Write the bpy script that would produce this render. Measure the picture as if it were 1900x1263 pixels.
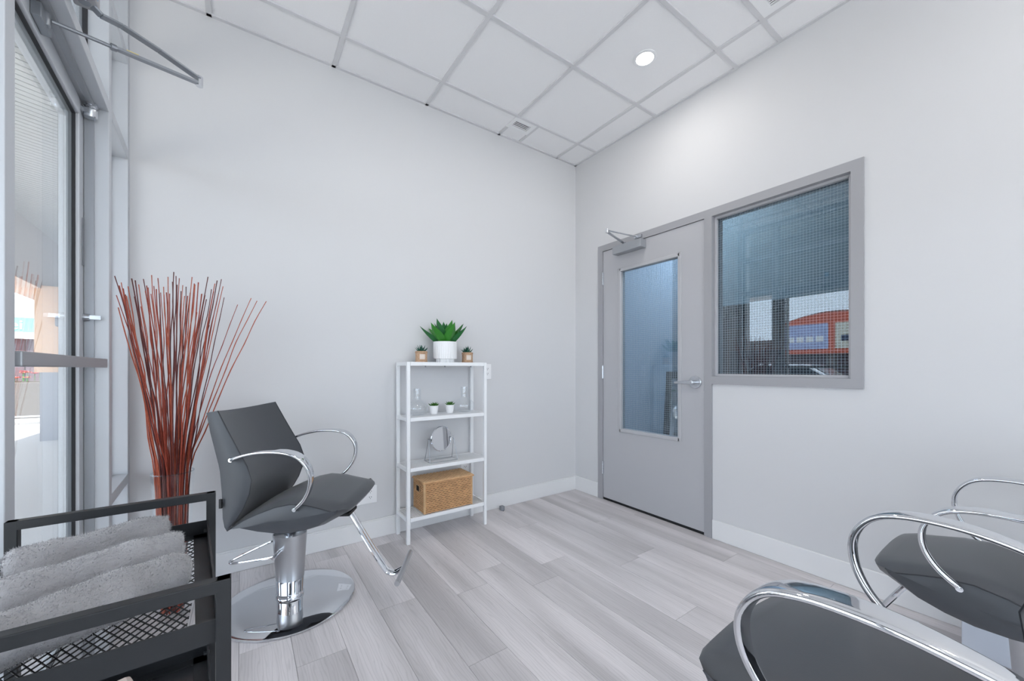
import bpy, math, random
from mathutils import Vector, Matrix
rnd = random.Random(7)
PI = math.pi
for o in list(bpy.data.objects): bpy.data.objects.remove(o)
SC = bpy.context.scene
COL = SC.collection

# ------------------------------------------------------------------ camera, sky, sun, exposure
CAM_H, F_PX, HOR, YAW = 1.1285, 720.24, 683.81, 0.608962
cd = bpy.data.cameras.new('camera'); cam = bpy.data.objects.new('camera', cd); COL.objects.link(cam)
cam.location = (0, 0, CAM_H); cam.rotation_euler = (PI/2, 0, -YAW)
cd.sensor_width = 36; cd.lens = 36*F_PX/1900; cd.shift_y = (HOR-631.5)/1900; cd.clip_start = .02; cd.clip_end = 200
SC.camera = cam
W = bpy.data.worlds.new('world'); SC.world = W; W.use_nodes = True
bg = W.node_tree.nodes['Background']; bg.inputs[0].default_value = (.80, .88, 1, 1); bg.inputs[1].default_value = 4.2
sd = bpy.data.lights.new('sun', 'SUN'); sd.energy = 21; sd.angle = .01; sd.color = (1, .95, .87)
sun = bpy.data.objects.new('sun', sd); COL.objects.link(sun); sun.location = (-4, -6, 9)
sun.rotation_euler = Vector((.09, .7, -1)).to_track_quat('-Z', 'Y').to_euler()
SC.view_settings.view_transform = 'Standard'; SC.view_settings.look = 'None'
SC.view_settings.gamma = 1; SC.view_settings.use_curve_mapping = False
SC.view_settings.exposure = 0.06
LAMP_W = 4.5

cy_, sy_ = math.cos(YAW), math.sin(YAW)
def ray(px, py):
    u = (px-950)/F_PX; v = (HOR-py)/F_PX
    return Vector((sy_+u*cy_, cy_-u*sy_, v))
def aty(px, py, Y): d = ray(px, py); return Vector((0, 0, CAM_H))+d*(Y/d.y)
def atz(px, py, z): d = ray(px, py); return Vector((0, 0, CAM_H))+d*((z-CAM_H)/d.z)

# ------------------------------------------------------------------ materials
MATS = {}
def srgb(r, g, b):
    f = lambda c: (c/255/12.92 if c/255 <= .04045 else ((c/255+.055)/1.055)**2.4)
    return (f(r), f(g), f(b), 1)
def mat(name, col, rough=.5, metal=0, spec=.5, noise=None, bump=None, **kw):
    """noise=(scale, amount) varies the colour; bump=(scale, strength, distance)"""
    m = bpy.data.materials.new(name); m.use_nodes = True; nt = m.node_tree; N = nt.nodes; L = nt.links
    b = N['Principled BSDF']
    b.inputs['Base Color'].default_value = col; b.inputs['Roughness'].default_value = rough
    b.inputs['Metallic'].default_value = metal; b.inputs['Specular IOR Level'].default_value = spec
    for k, v in kw.items(): b.inputs[k.replace('_', ' ')].default_value = v
    if noise or bump: tc = N.new('ShaderNodeTexCoord')
    if noise:
        n = N.new('ShaderNodeTexNoise'); n.inputs['Scale'].default_value = noise[0]; n.inputs['Detail'].default_value = 4
        L.new(tc.outputs['Object'], n.inputs['Vector'])
        mx = N.new('ShaderNodeMix'); mx.data_type = 'RGBA'
        a = noise[1]
        mx.inputs[6].default_value = tuple(c*(1-a) for c in col[:3])+(1,); mx.inputs[7].default_value = tuple(min(1, c*(1+a)) for c in col[:3])+(1,)
        L.new(n.outputs['Fac'], mx.inputs[0]); L.new(mx.outputs[2], b.inputs['Base Color'])
    if bump:
        n2 = N.new('ShaderNodeTexNoise'); n2.inputs['Scale'].default_value = bump[0]; n2.inputs['Detail'].default_value = 3
        L.new(tc.outputs['Object'], n2.inputs['Vector'])
        bp = N.new('ShaderNodeBump'); bp.inputs['Strength'].default_value = bump[1]; bp.inputs['Distance'].default_value = bump[2]
        L.new(n2.outputs['Fac'], bp.inputs['Height']); L.new(bp.outputs[0], b.inputs['Normal'])
    MATS[name] = m; return m

mat('wall_paint', srgb(212, 212, 214), .6, spec=.22, bump=(60, .04, .002), Coat_Weight=0.0)
mat('base_paint', srgb(230, 230, 231), .35)
mat('ceil_tile', srgb(240, 240, 242), .9, bump=(240, .25, .002), noise=(300, .03))
mat('ceil_grid', srgb(212, 212, 215), .5)
mat('white_metal', srgb(238, 239, 241), .4)
mat('frame_alu', srgb(196, 199, 204), .45, metal=.25)
mat('alu', srgb(160, 163, 168), .4, metal=.35)
mat('door_grey', srgb(180, 180, 184), .42)
mat('frame_grey', srgb(160, 160, 164), .42)
mat('steel', srgb(200, 203, 208), .25, metal=.9)
mat('closer_metal', srgb(140, 144, 150), .35, metal=.5)
mat('chrome', srgb(225, 227, 231), .05, metal=1)
mat('brushed', srgb(196, 198, 202), .28, metal=1)
mat('black_gap', srgb(24, 25, 28), .8)
mat('gasket', srgb(40, 40, 44), .6)
mat('vinyl', srgb(62, 65, 71), .42, spec=.55, bump=(420, .12, .001), noise=(14, .06), Sheen_Weight=.15)
mat('seam', srgb(52, 54, 59), .6)
mat('tag_black', srgb(24, 24, 27), .6)
mat('cart_black', srgb(25, 27, 31), .42, bump=(500, .05, .001))
mat('tray_gloss', srgb(34, 36, 40), .25)
mat('towel', srgb(156, 155, 158), .95, noise=(15, .42), bump=(260, .6, .004), Sheen_Weight=.35, Sheen_Roughness=.5)
mat('beige_cloth', srgb(214, 198, 190), .8, noise=(50, .05))
mat('leaf', srgb(50, 128, 38), .42, noise=(9, .3))
mat('leaf_dark', srgb(30, 104, 48), .45, noise=(12, .3))
mat('leaf_tip', srgb(84, 60, 74), .5)
mat('leaf_aloe', srgb(36, 86, 70), .45, noise=(30, .3))
mat('leaf_mini', srgb(62, 112, 40), .5, noise=(40, .35))
mat('soil', srgb(70, 60, 50), .9)
mat('ceramic', srgb(240, 240, 242), .35)
mat('wicker', srgb(206, 162, 118), .65, noise=(28, .35))
mat('wicker_lid', srgb(200, 164, 124), .65, noise=(40, .3))
mat('jute', srgb(192, 158, 130), .75, noise=(120, .4))
mat('jute_white', srgb(216, 204, 194), .8, noise=(90, .08))
mat('inner_shade', srgb(42, 30, 22), .9)
mat('mirror', srgb(235, 236, 238), .02, metal=1)
mat('wire_steel', srgb(165, 168, 174), .3, metal=.9)
mat('black_frame', srgb(36, 37, 40), .4)
mat('grey_rubber', srgb(134, 137, 143), .6)
mat('plinth_white', srgb(212, 216, 226), .25)
mat('hall_blue', srgb(164, 184, 206), .6)
mat('hall_teal', srgb(94, 116, 128), .6)
mat('hall_dark', srgb(66, 60, 66), .7, noise=(4, .3))
mat('hall_floor', srgb(120, 118, 120), .5)
mat('hall_wood', srgb(92, 70, 64), .6, noise=(9, .3))
mat('pavement', srgb(176, 174, 172), .9, noise=(30, .06))
mat('grey_strip', srgb(128, 128, 130), .9)
mat('asphalt', srgb(108, 108, 112), .9, noise=(20, .1))
mat('soffit', srgb(196, 196, 192), .6)
mat('beam_grey', srgb(176, 172, 170), .8)
mat('beam_under', srgb(205, 186, 176), .8)
mat('peach', srgb(226, 192, 164), .85, noise=(12, .04))
mat('col_base', srgb(158, 160, 166), .8)
mat('aggregate', srgb(92, 89, 88), .9, noise=(60, .35))
mat('petal_red', srgb(226, 66, 74), .6)
mat('petal_coral', srgb(240, 120, 96), .6)
mat('petal_white', srgb(245, 240, 240), .6)
mat('bld_white', srgb(240, 240, 240), .8)
mat('sign_teal', srgb(104, 190, 205), .5)
mat('letter_white', srgb(250, 250, 250), .5)
mat('fascia', srgb(190, 180, 180), .7)
mat('shop_glass', srgb(96, 84, 90), .2)
mat('stucco_white', srgb(236, 237, 240), .8)
mat('orange', srgb(222, 112, 84), .8)
mat('sign_pale', srgb(232, 226, 208), .6)
mat('sign_lilac', srgb(176, 186, 226), .6)
mat('sign_ink', srgb(62, 72, 100), .7)
mat('bld_grey', srgb(132, 130, 130), .85)
mat('car_silver', srgb(196, 200, 208), .25, metal=.5)
mat('car_glass', srgb(40, 46, 54), .1)
mat('tyre', srgb(28, 28, 30), .8)
mat('red_stem', srgb(150, 62, 44), .5, noise=(60, .45))
mat('red_stem_dark', srgb(92, 38, 36), .5, noise=(60, .45))
mat('red_stem_light', srgb(176, 88, 62), .5, noise=(60, .4))
mat('sticker_blue', srgb(112, 168, 210), .5)
mat('sticker_yellow', srgb(226, 208, 110), .5)
mat('wall_grille', srgb(196, 198, 202), .5)
mat('vent_dark', srgb(52, 54, 58), .8)

def glass(name, ior, tint, rough=0.0):
    m = bpy.data.materials.new(name); m.use_nodes = True; nt = m.node_tree; N = nt.nodes; L = nt.links
    N.remove(N['Principled BSDF']); out = N['Material Output']
    t = N.new('ShaderNodeBsdfTransparent'); t.inputs[0].default_value = tint
    g = N.new('ShaderNodeBsdfGlossy'); g.inputs['Roughness'].default_value = rough; g.inputs[0].default_value = (.95, .97, 1, 1)
    f0 = ((ior-1)/(ior+1))**2                              # Schlick reflectance, the same from both sides of the pane
    lw = N.new('ShaderNodeLayerWeight'); lw.inputs[0].default_value = .5
    pw = N.new('ShaderNodeMath'); pw.operation = 'POWER'; pw.inputs[1].default_value = 5; L.new(lw.outputs['Facing'], pw.inputs[0])
    ma = N.new('ShaderNodeMath'); ma.operation = 'MULTIPLY_ADD'; ma.inputs[1].default_value = 1-f0; ma.inputs[2].default_value = f0; L.new(pw.outputs[0], ma.inputs[0])
    mx = N.new('ShaderNodeMixShader'); L.new(ma.outputs[0], mx.inputs[0]); L.new(t.outputs[0], mx.inputs[1]); L.new(g.outputs[0], mx.inputs[2])
    L.new(mx.outputs[0], out.inputs[0]); MATS[name] = m
glass('clear_glass', 1.35, (.95, .97, .97, 1))
glass('wired_glass', 1.8, (.80, .87, .91, 1))
glass('vase_glass', 1.3, (.998, .999, .999, 1))
glass('bulb_glass', 1.65, (.985, .992, .994, 1))
glass('vase_rim', 1.6, (.85, .9, .92, 1))

def lamp_mat():
    m = bpy.data.materials.new('lamp_lens'); m.use_nodes = True
    b = m.node_tree.nodes['Principled BSDF']; b.inputs['Emission Color'].default_value = (1, .97, .92, 1); b.inputs['Emission Strength'].default_value = 6
    MATS['lamp_lens'] = m
lamp_mat()

def plank_mat():
    m = bpy.data.materials.new('plank'); m.use_nodes = True; nt = m.node_tree; N = nt.nodes; L = nt.links
    b = N['Principled BSDF']; b.inputs['Roughness'].default_value = .42; b.inputs['Specular IOR Level'].default_value = .45
    tc = N.new('ShaderNodeTexCoord'); oi = N.new('ShaderNodeObjectInfo')
    sc = N.new('ShaderNodeVectorMath'); sc.operation = 'SCALE'; sc.inputs[0].default_value = (31, 47, 13); L.new(oi.outputs['Random'], sc.inputs['Scale'])
    ad = N.new('ShaderNodeVectorMath'); ad.operation = 'ADD'; L.new(tc.outputs['Object'], ad.inputs[0]); L.new(sc.outputs[0], ad.inputs[1])
    def nz(sx, sy, scale, det, dist=0.0):
        mp = N.new('ShaderNodeMapping'); mp.inputs['Scale'].default_value = (sx, sy, 1); L.new(ad.outputs[0], mp.inputs[0])
        n = N.new('ShaderNodeTexNoise'); n.inputs['Scale'].default_value = scale; n.inputs['Detail'].default_value = det; n.inputs['Distortion'].default_value = dist
        L.new(mp.outputs[0], n.inputs['Vector']); return n.outputs['Fac']
    broad = nz(5.5, .5, 1.3, 1.5)            # soft dark bands along the plank
    fine = nz(90, 2.2, 1.0, 4, .4)        # fine grain
    cath = N.new('ShaderNodeTexWave'); cath.wave_type = 'BANDS'; cath.bands_direction = 'X'
    mp = N.new('ShaderNodeMapping'); mp.inputs['Scale'].default_value = (1, .11, 1); L.new(ad.outputs[0], mp.inputs[0]); L.new(mp.outputs[0], cath.inputs['Vector'])
    cath.inputs['Scale'].default_value = 26; cath.inputs['Distortion'].default_value = 11; cath.inputs['Detail'].default_value = 2; cath.inputs['Detail Scale'].default_value = 1.4
    def mr(src, a, b2, c, d):
        r = N.new('ShaderNodeMapRange'); r.inputs[1].default_value = a; r.inputs[2].default_value = b2; r.inputs[3].default_value = c; r.inputs[4].default_value = d
        L.new(src, r.inputs[0]); return r.outputs[0]
    def mul(a, b2):
        x = N.new('ShaderNodeMath'); x.operation = 'MULTIPLY'; L.new(a, x.inputs[0]); L.new(b2, x.inputs[1]); return x.outputs[0]
    v = mul(mr(broad, .33, .66, .74, 1.08), mr(fine, .3, .72, .94, 1.04))
    v = mul(v, mr(cath.outputs['Fac'], 0, .30, .90, 1.01))
    v = mul(v, mr(oi.outputs['Random'], 0, 1, .9, 1.07))
    col = N.new('ShaderNodeMix'); col.data_type = 'RGBA'; col.blend_type = 'MULTIPLY'; col.inputs[0].default_value = 1
    col.inputs[6].default_value = srgb(218, 213, 215); L.new(v, col.inputs[7]); L.new(col.outputs[2], b.inputs['Base Color'])
    bp = N.new('ShaderNodeBump'); bp.inputs['Strength'].default_value = .12; bp.inputs['Distance'].default_value = .002; L.new(fine, bp.inputs['Height']); L.new(bp.outputs[0], b.inputs['Normal'])
    MATS['plank'] = m
plank_mat()

# ------------------------------------------------------------------ mesh helpers
class MB:
    def __init__(s): s.v = []; s.f = []
    def add(s, vs, fs):
        n = len(s.v); s.v += [tuple(p) for p in vs]; s.f += [tuple(i+n for i in f) for f in fs]; return s
    def box(s, x0, x1, y0, y1, z0, z1):
        vs = [(x, y, z) for z in (z0, z1) for y in (y0, y1) for x in (x0, x1)]
        return s.add(vs, [(0, 2, 3, 1), (4, 5, 7, 6), (0, 1, 5, 4), (2, 6, 7, 3), (0, 4, 6, 2), (1, 3, 7, 5)])
    def bar(s, a, b, w, h, up=(0, 0, 1)):
        a = Vector(a); b = Vector(b); t = (b-a).normalized(); u = Vector(up); sd_ = t.cross(u)
        if sd_.length < 1e-4: sd_ = t.cross(Vector((1, 0, 0)))
        sd_.normalize(); u = sd_.cross(t).normalized()
        vs = [p+sd_*(i*w/2)+u*(j*h/2) for p in (a, b) for j in (-1, 1) for i in (-1, 1)]
        return s.add(vs, [(0, 1, 3, 2), (4, 6, 7, 5), (0, 4, 5, 1), (2, 3, 7, 6), (0, 2, 6, 4), (1, 5, 7, 3)])
    def tube(s, pts, r, n=8, closed=False, cap=True):
        pts = [Vector(p) for p in pts]; k = len(pts); rs = r if isinstance(r, (list, tuple)) else [r]*k
        vs = []; prev = None
        for i, p in enumerate(pts):
            if closed: t = (pts[(i+1) % k]-pts[i-1])
            else: t = pts[min(i+1, k-1)]-pts[max(i-1, 0)]
            t.normalize()
            if prev is None:
                a = Vector((0, 0, 1)) if abs(t.z) < .9 else Vector((1, 0, 0)); u = t.cross(a).normalized()
            else: u = (prev-t*prev.dot(t)).normalized()
            prev = u; w = t.cross(u)
            vs += [p+(u*math.cos(2*PI*j/n)+w*math.sin(2*PI*j/n))*rs[i] for j in range(n)]
        fs = []
        for i in range(k if closed else k-1):
            a, b = i*n, ((i+1) % k)*n
            fs += [(a+j, a+(j+1) % n, b+(j+1) % n, b+j) for j in range(n)]
        if cap and not closed: fs += [tuple(range(n-1, -1, -1)), tuple(range((k-1)*n, k*n))]
        return s.add(vs, fs)
    def lathe(s, prof, n=32, c=(0, 0, 0), ea=1.0, eb=1.0, rfun=None, cap=True):
        vs = []; k = len(prof)
        for r, z in prof:
            for j in range(n):
                a = 2*PI*j/n; q = r*(rfun(a, z) if rfun else 1)
                vs.append((c[0]+q*ea*math.cos(a), c[1]+q*eb*math.sin(a), c[2]+z))
        fs = []
        for i in range(k-1):
            fs += [(i*n+j, i*n+(j+1) % n, (i+1)*n+(j+1) % n, (i+1)*n+j) for j in range(n)]
        if prof[0][0] > 1e-5: fs.append(tuple(range(n-1, -1, -1)))
        if cap and prof[-1][0] > 1e-5: fs.append(tuple(range((k-1)*n, k*n)))
        return s.add(vs, fs)
    def prism(s, poly, a, b, axis='y'):
        k = len(poly); f = {'y': lambda p, t: (p[0], t, p[1]), 'x': lambda p, t: (t, p[0], p[1]), 'z': lambda p, t: (p[0], p[1], t)}[axis]
        vs = [f(p, a) for p in poly]+[f(p, b) for p in poly]
        return s.add(vs, [tuple(range(k)), tuple(range(2*k-1, k-1, -1))]+[(i, i+k, (i+1) % k+k, (i+1) % k) for i in range(k)])
    def rings(s, rings, cap=True):
        """loft of closed rings with equal counts"""
        n = len(rings[0]); vs = [p for r in rings for p in r]; fs = []
        for i in range(len(rings)-1):
            fs += [(i*n+j, (i+1)*n+j, (i+1)*n+(j+1) % n, i*n+(j+1) % n) for j in range(n)]
        if cap: fs += [tuple(range(n)), tuple(range(len(rings)*n-1, (len(rings)-1)*n-1, -1))]
        return s.add(vs, fs)
    def build(s, name, m, parent=None, smooth=False, bevel=0, ang=35):
        me = bpy.data.meshes.new(name); me.from_pydata(s.v, [], s.f); me.update()
        o = bpy.data.objects.new(name, me); COL.objects.link(o)
        me.materials.append(MATS[m])
        import bmesh
        bm = bmesh.new(); bm.from_mesh(me); bmesh.ops.recalc_face_normals(bm, faces=bm.faces); bm.to_mesh(me); bm.free()
        if smooth:
            me.shade_smooth(); me.set_sharp_from_angle(angle=math.radians(ang))
        if bevel:
            b = o.modifiers.new('bevel', 'BEVEL'); b.width = bevel; b.segments = 2; b.limit_method = 'ANGLE'
        if parent: o.parent = parent
        return o
def box(*a): return MB().box(*a)
def empty(name, loc=(0, 0, 0), rz=0):
    o = bpy.data.objects.new(name, None); COL.objects.link(o); o.location = loc; o.rotation_euler = (0, 0, rz); o.empty_display_size = .1; return o
def tag(o, label, cat, group=None):
    o['label'] = label; o['category'] = cat
    if group: o['group'] = group
    return o
def struct(o, label=None):
    o['kind'] = 'structure'
    if label: o['label'] = label
    return o
def copy_tree(o, parent=None):
    c = o.copy(); COL.objects.link(c)
    if parent: c.parent = parent
    for ch in o.children: copy_tree(ch, c)
    return c
def catmull(pts, n=6, closed=False):
    P = [Vector(p) for p in pts]; k = len(P); out = []
    for i in range(k if closed else k-1):
        if closed: p0, p1, p2, p3 = P[i-1], P[i], P[(i+1) % k], P[(i+2) % k]
        else: p0, p1, p2, p3 = P[max(i-1, 0)], P[i], P[i+1], P[min(i+2, k-1)]
        for j in range(n):
            t = j/n
            out.append(.5*((2*p1)+(p2-p0)*t+(2*p0-5*p1+4*p2-p3)*t*t+(3*p1-p0-3*p2+p3)*t**3))
    if not closed: out.append(P[-1])
    return out

# ------------------------------------------------------------------ room shell
XR, YB, ZC, YF = 2.5786, 2.6525, 3.03, -2.2
TH = math.radians(2.88)                                    # the shopfront runs slightly askew
P0 = Vector((-.4526, YB, 0))
def sf(x, y, z=0):                                         # shopfront coordinates -> world
    return Vector((P0.x+x*math.cos(TH)-y*math.sin(TH), P0.y+x*math.sin(TH)+y*math.cos(TH), z))
Y_END = -(YB-YF)-.02

fl = struct(MB().box(-.75, XR+.12, YF-.1, YB+.1, -.08, -.012).build('floor', 'black_gap'), 'grey wood look vinyl plank floor')
PW = .1785; joints = {}
for (c, y) in [(.795, 1.30), (1.15, 1.88), (1.33, 1.595), (1.866, 1.47)]: joints[round((c-.706-PW/2)/PW)] = y
i0 = math.floor((-.62-.706)/PW); i1 = math.ceil((XR-.706)/PW)
for i in range(i0, i1):
    xa, xb = .706+i*PW, min(.706+(i+1)*PW, XR-.001)
    xl = -.4526+.0503*(YB-YF)                               # planks run out under the shopfront
    j0 = joints.get(i, rnd.uniform(0, 1.22))
    ys = [YF]+[j0+k*1.22 for k in range(-5, 6) if YF+.05 < j0+k*1.22 < YB-.03]+[YB-.001]
    for a, b in zip(ys, ys[1:]):
        box(xa+.0006, xb-.0006, a+.0006, b-.0006, -.012, 0).build('plank', 'plank', fl)

wb = struct(MB().box(-.60, XR+.12, YB, YB+.12, -.08, ZC+.2).build('wall_back', 'wall_paint'), 'tall white painted wall behind the shelf')
# right wall with an opening for the door and the borrowed light
DY0, DY1, WY0, FZ, WZ = 1.358, 2.362, .5888, 2.195, 1.026
m = MB(); X2 = XR+.12
m.box(XR, X2, DY1, YB, -.08, ZC+.2); m.box(XR, X2, WY0, DY1, FZ, ZC+.2); m.box(XR, X2, WY0, DY0, -.08, WZ); m.box(XR, X2, YF-.12, WY0, -.08, ZC+.2)
wr = struct(m.build('wall_right', 'wall_paint'), 'white painted wall with the grey door')
bb = MB(); bb.box(P0.x+.01, XR-.013, YB-.013, YB-.0005, .0005, .118); bb.box(P0.x+.01, XR-.013, YB-.013, YB-.0005, .118, .126)
struct(bb.build('baseboard_back', 'base_paint', bevel=.003), 'white baseboard along the tall wall')
bb = MB(); bb.box(XR-.013, XR-.0005, YF, DY0-.002, .0005, .126)
struct(bb.build('baseboard_right', 'base_paint', bevel=.003), 'white baseboard right of the grey door')
bb = MB(); bb.box(XR-.013, XR-.0005, DY1+.002, YB, .0005, .126)
struct(bb.build('baseboard_corner', 'base_paint', bevel=.003), 'short white baseboard in the corner beside the door')

# ceiling: slab, tiles and T-bars
ce = struct(box(-.75, XR+.12, YF-.12, YB+.12, ZC+.03, ZC+.2).build('ceiling', 'ceil_tile'), 'suspended ceiling of white square tiles')
GX = [2.335-k*.6194 for k in range(0, 5)]                   # bars that run along Y
GY = [2.376, 1.783, 1.20, .955, .345, -.265, -.875, -1.485]
BW = .012
xs = [XR]+GX+[-.62]; ys = [YB]+GY+[YF]
VENT_S = (1.692, 1.903, 2.376, 2.522)
for i in range(len(xs)-1):
    for j in range(len(ys)-1):
        xa, xb, ya, yb = xs[i+1], xs[i], ys[j+1], ys[j]
        if xb-xa < .03 or yb-ya < .03: continue
        cells = [(xa, xb, ya, yb)]
        if j == 0 and i == 1: cells = [(xa, VENT_S[1]-.001+.012, 2.525, yb), (VENT_S[1]+.012, xb, ya, yb)]
        if j == 4 and i == 1: cells = []
        for (a, b, c, d) in cells:
            box(a+.003, b-.003, c+.003, d-.003, ZC+.006, ZC+.02).build('ceiling_tile', 'ceil_tile', ce)
for x in GX: box(x-BW, x+BW, YF, YB, ZC-.003, ZC+.012).build('grid_bar', 'ceil_grid', ce, bevel=.001)
for y in GY: box(-.55, XR, y-BW, y+BW, ZC-.0028, ZC+.012).build('grid_bar', 'ceil_grid', ce, bevel=.001)
box(VENT_S[1], VENT_S[1]+.022, 2.388, YB, ZC-.0026, ZC+.012).build('grid_bar', 'ceil_grid', ce)
box(P0.x, XR, YB-.02, YB, ZC-.003, ZC+.012).build('wall_angle', 'ceil_grid', ce)
box(XR-.02, XR, YF, YB, ZC-.003, ZC+.012).build('wall_angle', 'ceil_grid', ce)

# ------------------------------------------------------------------ shopfront on the left: frame, panes, glazed door
MB_BOT, MB_T1, MB_T2, MB_TOP = .10, (2.142, 2.187), (2.60, 2.645), ZC
D = .115
win1 = struct(empty('window_1', P0, TH), 'pale aluminium shopfront frame beside the entrance door')
def mull(par, y0, y1, z0=0.0, z1=ZC): return box(-D, 0, y0, y1, z0, z1).build('mullion', 'frame_alu', par, bevel=.002)
mull(win1, -.483, -.433); mull(win1, -.045, -.002); mull(win1, -1.465, -1.415)
def rail(par, y0, y1, z0, z1, n='transom_bar'): return box(-D, 0, y0, y1, z0, z1).build(n, 'frame_alu', par, bevel=.002)
rail(win1, -1.415, -.483, *MB_T1); rail(win1, -.433, -.045, *MB_T1)
rail(win1, -1.415, -.483, *MB_T2); rail(win1, -.433, -.045, *MB_T2)
rail(win1, -1.415, -.483, ZC-.045, ZC); rail(win1, -.433, -.045, ZC-.045, ZC)
rail(win1, -.433, -.045, .575, .62, 'sill'); rail(win1, -.433, -.045, 0, .10, 'bottom_rail')
def pane(par, y0, y1, z0, z1):
    p = box(-.073, -.065, y0, y1, z0, z1).build('pane', 'clear_glass', par)
    g = MB(); q = .008
    g.box(-.079, -.058, y0, y0+q, z0, z1); g.box(-.079, -.058, y1-q, y1, z0, z1); g.box(-.079, -.058, y0, y1, z0, z0+q); g.box(-.079, -.058, y0, y1, z1-q, z1)
    g.build('gasket', 'gasket', par)
for (a, b) in ((.10, .575), (.62, 2.142), (2.187, 2.60), (2.645, ZC-.045)): pane(win1, -.433, -.045, a, b)
for (a, b) in ((2.187, 2.60), (2.645, ZC-.045)): pane(win1, -1.415, -.483, a, b)
for sgn, yy in ((-1, -.483), (1, -1.415)):                  # door stops on the jambs
    box(-.066, -.040, min(yy, yy+sgn*.010), max(yy, yy+sgn*.010), 0, 2.142).build('door_stop', 'alu', win1)
box(-.052, -.034, -1.405, -.493, 2.130, 2.142).build('door_stop', 'alu', win1)

win2 = struct(empty('window_2', P0, TH), 'shopfront glazing running on behind the viewer')
yy = -1.465; k = 0
while yy > Y_END+.3:
    y2 = max(yy-1.12, Y_END)
    mull(win2, y2, y2+.05)
    for z0, z1 in ((0, .10), MB_T1, MB_T2, (ZC-.045, ZC)): rail(win2, y2+.05, yy, z0, z1)
    for a, b in ((.10, 2.142), (2.187, 2.60), (2.645, ZC-.045)): pane(win2, y2+.05, yy, a, b)
    yy = y2

# unseen front wall behind the viewer, glazed to feed daylight to the back wall
win4 = struct(empty('window_added', (0, 0, 0)), 'unseen glazed wall added behind the viewer to let daylight in')
xs4 = [-.20, .72, 1.65, XR]
for x in xs4: box(x-.05 if x > 0 else x, x if x > 0 else x+.05, YF-.11, YF, -.02, ZC).build('mullion', 'frame_alu', win4)
for xa_, xb_ in zip(xs4, xs4[1:]):
    xa2 = xa_ if xa_ > 0 else xa_+.05
    for z0, z1 in ((-.02, .10), MB_T1, (ZC-.045, ZC)): box(xa2, xb_-.05, YF-.11, YF, z0, z1).build('transom_bar', 'frame_alu', win4)
    for z0, z1 in ((.10, 2.142), (2.187, ZC-.045)): box(xa2, xb_-.05, YF-.07, YF-.062, z0, z1).build('pane', 'clear_glass', win4)

# entrance door leaf
dr1 = struct(empty('door_1', P0, TH), 'glazed aluminium entrance door with a push bar')
LX0, LX1, LY0, LY1, LZ0, LZ1 = -.112, -.068, -1.411, -.487, .008, 2.136
S = .062
box(LX0, LX1, LY1-S, LY1, LZ0, LZ1).build('stile', 'frame_alu', dr1, bevel=.003)
box(LX0, LX1, LY0, LY0+S, LZ0, LZ1).build('stile', 'frame_alu', dr1, bevel=.003)
box(LX0, LX1, LY0+S, LY1-S, LZ1-S, LZ1).build('rail', 'frame_alu', dr1, bevel=.003)
box(LX0, LX1, LY0+S, LY1-S, LZ0, .19).build('rail', 'frame_alu', dr1, bevel=.003)
box(-.093, -.087, LY0+S, LY1-S, .19, LZ1-S).build('pane', 'clear_glass', dr1)
g = MB(); a, b, q = LY0+S, LY1-S, .006
for x0, x1 in ((-.087, -.078),):
    g.box(x0, x1, a, a+q, .19, LZ1-S); g.box(x0, x1, b-q, b, .19, LZ1-S); g.box(x0, x1, a, b, .19, .19+q); g.box(x0, x1, a, b, LZ1-S-q, LZ1-S)
g.build('gasket', 'gasket', dr1)
g = MB(); a, b, q = LY0+S+.011, LY1-S-.011, .028                   # pale outer glazing bead seen through the glass
g.box(-.112, -.094, a, a+q, .2, LZ1-S-.01); g.box(-.112, -.094, b-q, b, .2, LZ1-S-.01); g.box(-.112, -.094, a, b, LZ1-S-.01-q, LZ1-S-.01)
g.build('glazing_bead', 'white_metal', dr1)
pb = MB(); pb.box(-.012, .004, LY0+.02, LY1-.055, 1.133, 1.166)
pbo = pb.build('push_bar', 'alu', dr1, bevel=.003)
for y in (LY0+.03, LY1-.075): box(LX1-.001, -.011, y-.008, y+.012, 1.139, 1.160).build('bracket', 'alu', pbo)
pv = MB(); pv.lathe([(.018, 2.085), (.020, 2.09), (.020, 2.115), (.016, 2.12), (.016, 2.128), (.020, 2.13), (.020, 2.141)], 16, (-.045, LY1-.028, 0)); pv.box(-.068, -.045, LY1-.05, LY1-.008, 2.095, 2.112)
pv.build('pivot', 'steel', dr1, smooth=True)
lk = MB(); lk.tube([(-.069, LY1-.012, 1.325), (-.050, LY1-.012, 1.325)], .014, 16); lk.box(-.056, -.020, LY1-.018, LY1-.002, 1.318, 1.333)
lk.build('latch_knob', 'steel', dr1, smooth=True)
box(-.0675, -.0655, LY1-.030, LY1-.010, 1.52, 1.70).build('strike_plate', 'grey_rubber', dr1)

# its closer, fixed over the door
dc = tag(empty('door_closer'), 'grey door closer with a long folded arm over the glass entrance door', 'door closer')
E1 = Vector((-.124, 1.793, 2.172)); 
sp = sf(.028, -1.02, 2.205); shoe = sf(-.05, -1.005, 2.112)
b0 = MB()
for (ya, yb) in ((-1.30, -.99),):
    vs = [sf(x, y, z) for z in (2.192, 2.262) for y in (ya, yb) for x in (0.001, .055)]
    b0.add(vs, [(0, 2, 3, 1), (4, 5, 7, 6), (0, 1, 5, 4), (2, 6, 7, 3), (0, 4, 6, 2), (1, 3, 7, 5)])
body = b0.build('closer_body', 'frame_grey', dc, bevel=.006)
st = MB(); st.add([sf(.0557, -1.06, 2.205), sf(.0557, -1.025, 2.205), sf(.0557, -1.025, 2.25), sf(.0557, -1.06, 2.25)], [(0, 1, 2, 3)])
st.build('sticker', 'sticker_blue', body)
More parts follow.
